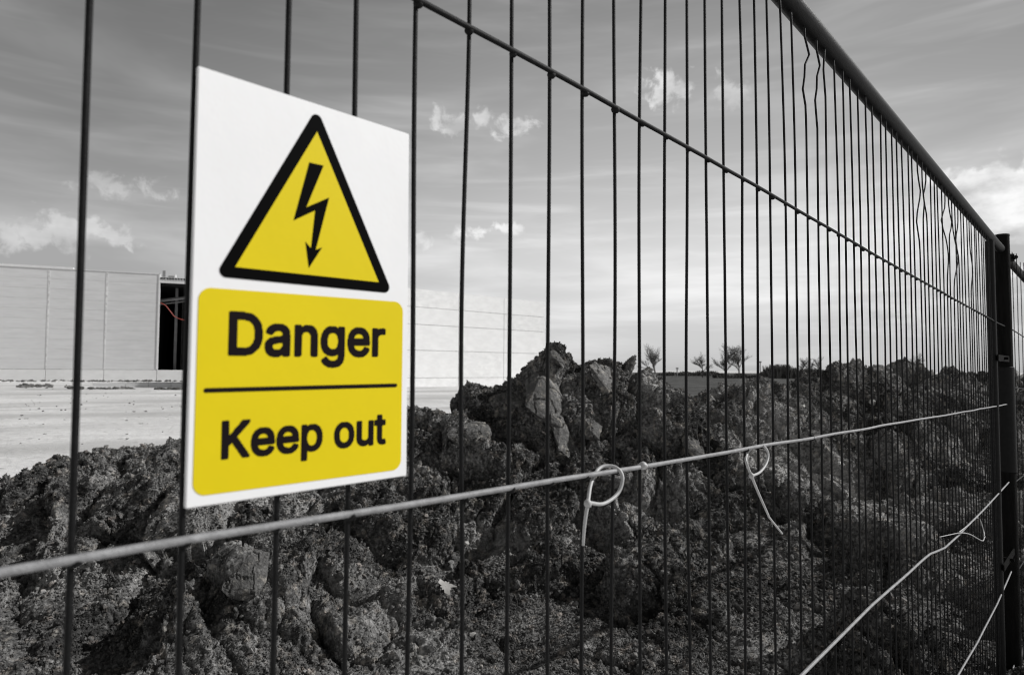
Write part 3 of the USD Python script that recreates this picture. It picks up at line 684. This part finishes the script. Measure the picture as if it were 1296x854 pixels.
obj('end_wall', wb(-15.7, -15.5, 0.31, 40, -0.5, ZT - 0.03), M['clad'], ware)
obj('end_wall', wb(27.8, 28.0, 0.31, 40, -0.5, ZT - 0.03), M['clad'], ware)
obj('back_wall', wb(-15.7, 28.0, 40.01, 40.2, -0.5, ZT - 0.03), M['clad'], ware)
roof = obj('roof', wb(-15.45, 27.75, 0.5, 39.9, 10.05, 10.25), M['steel'], ware)
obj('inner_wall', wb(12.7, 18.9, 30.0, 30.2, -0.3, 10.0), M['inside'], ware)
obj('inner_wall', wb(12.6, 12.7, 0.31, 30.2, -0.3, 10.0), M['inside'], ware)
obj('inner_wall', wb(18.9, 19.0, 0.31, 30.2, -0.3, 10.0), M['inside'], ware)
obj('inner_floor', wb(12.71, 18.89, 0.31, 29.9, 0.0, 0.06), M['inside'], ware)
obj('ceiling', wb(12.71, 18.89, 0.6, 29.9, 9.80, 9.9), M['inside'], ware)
obj('fascia', wb(13.17, 18.33, -0.02, 0.3, 9.95, 10.32), M['white'], ware)
obj('roof_deck_edge', cat_([wb(13.2 + .26 * i, 13.33 + .26 * i, -0.08, 0.4, 10.33, 10.48) for i in range(20)]), M['inside'], ware)
obj('roof_deck', wb(13.17, 18.33, -0.05, 0.6, 10.49, 10.53), M['white'], ware)
obj('column', wb(14.36, 14.62, 3.0, 3.3, 0.06, 9.79), M['steel'], ware)
obj('column', wb(14.45, 14.6, 12.0, 12.2, 0.06, 9.79), M['steel'], ware)
obj('rafter', cat_([tube([WU * 13.0 - WN * 2.0 + Z3 * 8.3, WU * 18.5 - WN * 2.0 + Z3 * 9.2], 0.16, 4), tube([WU * 13.0 - WN * 2.0 + Z3 * 7.9, WU * 18.5 - WN * 2.0 + Z3 * 8.9], 0.06, 4)]), M['steel'], ware)
obj('parapet_post', wb(13.28, 13.55, 0.7, 1.0, 10.26, 11.3), M['steel'], ware)
# roof plant: a box and a dome light stand on the roof
ru = thing('roof_unit', 'small pale box standing on the warehouse roof beside the open bay', 'roof unit', tuple(wo + WU * 14.0 - WN * 3.0 + Z3 * 10.25))
obj('casing', bx(0.75, 1.2, 0.95, (0, 0, 0.475), RW), M['white'], ru); obj('vent', bx(0.5, 0.04, 0.5, (0, -0.625, 0.5), RW), M['joint'], ru)
rd = thing('roof_light', 'round white dome roof light on top of the warehouse', 'roof light', tuple(wo + WU * 16.3 - WN * 4.2 + Z3 * 10.25))
dm = trimesh.creation.icosphere(subdivisions=4); dm = dm.slice_plane([0, 0, 0], [0, 0, 1]); dm.vertices *= (1.55, 1.55, 0.95)
obj('dome', dm, M['white'], rd, smooth=True); obj('kerb_ring', tube([[0, 0, 0.0], [0, 0, 0.15]], 1.62, 32), M['steel'], rd)
# red cable slung across the opening
cw = [(13.23, 7.91), (13.7, 7.65), (14.1, 7.14), (14.62, 6.52), (15.5, 6.22), (16.4, 6.3), (17.4, 7.0), (18.3, 7.9)]
cab = catmull([WA + WU * t + Z3 * z - WN * 0.15 for t, z in cw], 8)
tag(obj('red_cable', tube(cab, 0.045, 6), M['red'], smooth=60), 'thin red cable sagging across the dark open bay', 'cable')

# ------------------------------------------------------------------ the white concrete hall, right of the sign
HA = np.array([-7.67, 53.0, 0]); HU = np.array([0.73282, 0.68043, 0]); HN = np.array([0.68043, -0.73282, 0])
hall = thing('concrete_hall', 'white precast concrete panel building right of the sign', 'building', tuple(HA))
RH = np.eye(4); RH[:3, 0] = HU; RH[:3, 1] = -HN; RH[:3, 2] = Z3
def hb(t0, t1, d0, d1, z0, z1): return bx(t1 - t0, d1 - d0, z1 - z0, ((t0 + t1) / 2, (d0 + d1) / 2, (z0 + z1) / 2), RH)
cols = [-9.6, -5.0, -0.35, 4.41, 9.49, 14.72]; hz_ = [-0.4, 0.66, 2.85, 4.90, 6.28, 7.72]
for a, b in zip(cols[:-1], cols[1:]):
    for z0, z1 in zip(hz_[:-1], hz_[1:]):
        obj('wall_panel', hb(a + 0.02, b - 0.02, rw2.uniform(-.01, .01), 0.16, z0 + 0.014, z1 - 0.014), M['concrete'] if rw2.random() < .5 else M['concrete2'], hall)
obj('core', hb(-9.58, 14.55, 0.161, 16.0, -0.4, 7.55), M['joint'], hall)
for k in range(3):
    for z0, z1 in zip(hz_[:-1], hz_[1:]):
        obj('side_panel', hb(14.56, 14.72, 0.2 + 5.2 * k, 5.36 + 5.2 * k, z0 + 0.014, z1 - 0.014), M['concrete2'], hall)
obj('roof', hb(-9.6, 14.5, 0.3, 16.0, 7.56, 7.64), M['steel'], hall)

# kerb and low spoil in front of the warehouse
kb = WA + WU * 0 + WN * 18
kerb_p = [at_depth(px, py, y) for px, py, y in ((118, 489.5, 46), (160, 490.5, 46.5), (245, 490.5, 47.5), (330, 490.5, 48.5))]
kv = [np.array([p[0], p[1], 0]) for p in kerb_p]
kt = thing('kerb_line', 'long low white kerb lying on the sand before the warehouse', 'kerb', tuple(kv[0]))
for a, b in zip(kv[:-1], kv[1:]):
    L = np.linalg.norm(b - a); u = (b - a) / L; R = np.eye(4); R[:3, 0] = u; R[:3, 1] = np.cross(Z3, u); R[:3, 3] = (a + b) / 2 - kv[0] + Z3 * 0.08
    nst = max(1, int(L / 1.2))
    for i in range(nst):
        obj('kerb_stone', bx(L / nst - 0.03, 0.35, 0.36, (-L / 2 + L / nst * (i + .5), 0, 0), R), M['white'], kt)
parts = []
rs = np.random.default_rng(77)
for i in range(1300):
    px = rs.uniform(-8, 250); lane = i % 3
    if noise(np.array([[px * 0.055, lane * 9.3, 0.5]]), 5)[0] < (0.40 if lane else 0.36): continue
    y = (43.0 - 0.006 * px + rs.normal(0, .45) if px > 88 else 46.5 + rs.normal(0, 1.5)) if lane == 1 else 60.3 + 0.022 * px + rs.normal(0, .6)
    if lane == 2:
        if rs.random() < .6: continue
        y = rs.uniform(12, 42)
    p = at_depth(px, 490, y); r = min(0.05 * (1 - rs.random()) ** -0.55, 0.16) * (0.24 if lane == 2 else 1)
    s_ = clod(500 + i % 9, 12); s_.apply_scale((r * 1.7, r * 1.4, r)); s_.apply_translation((p[0], p[1], r * .2)); parts.append(s_)
tag(obj('spoil_clods', cat_(parts), M['earth']), 'rows of dark earth clods on the sand before the warehouse', 'earth', None, 'stuff')

# ------------------------------------------------------------------ bare trees, hedge and poles on the horizon
def grow(seed, height, spread, upright, levels=5, thick=0.018):
    r = np.random.default_rng(seed); trunk, crown = [], []
    def rec(p, d, L, rad, lev):
        n = 4; pts = [p]; dd = d
        for _ in range(n):
            dd = dd + r.normal(0, 0.10, 3) + np.array([0, 0, 0.05]); dd /= np.linalg.norm(dd); pts.append(pts[-1] + dd * L / n)
        (trunk if lev == 0 else crown).append(tube(pts, np.linspace(rad, rad * 0.6, n + 1), 5 if lev < 2 else 3, caps=False))
        if lev >= levels: return
        kids = r.integers(4, 7) if lev == 0 else r.integers(3, 5)
        for k in range(kids):
            i = r.integers(1 if lev else 2, n + 1); ang_ = r.uniform(0, 2 * np.pi)
            side = np.array([math.cos(ang_), math.sin(ang_), 0.0])
            nd = dd * upright + side * spread * r.uniform(.6, 1.3) + np.array([0, 0, 0.12]); nd /= np.linalg.norm(nd)
            rec(pts[i], nd, L * r.uniform(0.52, 0.74), max(rad * 0.5, thick), lev + 1)
        rec(pts[-1], dd, L * 0.7, rad * 0.6, lev + 1)
    rec(np.zeros(3), np.array([r.normal(0, .03), r.normal(0, .03), 1.0]), height * 0.36, height * 0.028, 0)
    c = cat_(crown); t = trunk[0]; s = height / c.bounds[1][2]
    c.apply_scale(s); t.apply_scale(s); return t, c
YT = 120.0
for i, (px, top, y, spr, upr, mat, lab) in enumerate((
        (830, 433, 120, 0.75, 0.9, 'palebark', 'slim pale bare tree nearest the earth peak on the horizon'),
        (889, 444, 118, 1.25, 0.6, 'bark', 'low rounded bare tree, second from the earth peak'),
        (918, 431, 120, 0.95, 0.8, 'bark', 'tallest bare tree on the horizon, left of a close pair'),
        (935, 434, 124, 0.95, 0.8, 'palebark', 'right tree of the close pair of bare trees'),
        (1013, 454, 130, 0.7, 0.8, 'bark', 'small bare tree just above the right bank crest'),
        (1024, 449, 132, 0.7, 0.8, 'bark', 'small bare tree right beside another on the bank crest'),
        (1041, 450, 135, 0.7, 0.8, 'bark', 'thin bare tree standing behind the highest lump of the right bank'),
        (1161, 445, 120, 0.55, 0.9, 'palebark', 'spindly bare tree far right behind the dense fence wires'))):
    p = at_depth(px, top, y); t, c = grow(40 + i, p[2] - 0.05, spr, upr, 4 if i in (4, 5, 6) else 5, 0.010)
    tr = thing('bare_tree', lab, 'tree', (p[0], p[1], 0.05), 'bare trees on the horizon')
    obj('trunk', t, M[mat], tr, smooth=True); obj('crown', c, M[mat], tr)
# hedge banks: tangles of short twigs
def hedge(x0, x1, y, h, n, seed, label):
    r = np.random.default_rng(seed); p0, p1 = at_depth(x0, 480, y), at_depth(x1, 480, y)
    P = p0 + (p1 - p0) * r.random((n, 1)); P[:, 1] += r.normal(0, .7, n)
    hh = h * (0.1 + 1.5 * fbm(np.stack([P[:, 0] * .25, 0 * P[:, 0], 0 * P[:, 0]], -1), 3, seed)) * r.uniform(.35, 1.0, n)
    V, Fc = [], []
    a = r.uniform(0, 6.28, n); w = r.uniform(.06, .22, n); lean = r.normal(0, .3, (n, 2))
    for i in range(n):
        b = np.array([P[i, 0], P[i, 1], 0.0]); s_ = np.array([math.cos(a[i]), math.sin(a[i]), 0]) * w[i]
        tp = b + np.array([lean[i, 0], lean[i, 1], hh[i]]); k = len(V); V += [b - s_, b + s_, tp + s_ * .3, tp - s_ * .3]; Fc += [[k, k + 1, k + 2], [k, k + 2, k + 3]]
    tag(obj('hedge', trimesh.Trimesh(np.array(V), np.array(Fc), process=False), M['hedge']), label, 'hedge', 'dark hedges on the horizon')
hedge(905, 968, 112, 1.5, 3600, 1, 'dark low hedge under the pair of bare trees')
hedge(970, 1045, 108, 2.1, 2600, 2, 'bushy dark hedge running behind the right bank')
hedge(808, 905, 150, 1.2, 2000, 3, 'thin distant hedge line between the earth peak and the bare trees')
for px, top, lab in ((962, 458, 'short dark pole standing right of the pair of bare trees'), (868, 452, 'thin grey pole left of the rounded bare tree'), (857, 466, 'tiny pole far off beside the slim pale tree')):
    p = at_depth(px, top, 116); g = thing('distant_pole', lab, 'pole', (p[0], p[1], 0.0), 'poles on the horizon')
    obj('shaft', tube([[0, 0, 0], [0, 0, p[2]]], 0.09, 8), M['steel'], g); obj('cap', bx(0.4, 0.25, 0.25, (0, 0, p[2])), M['joint'], g)
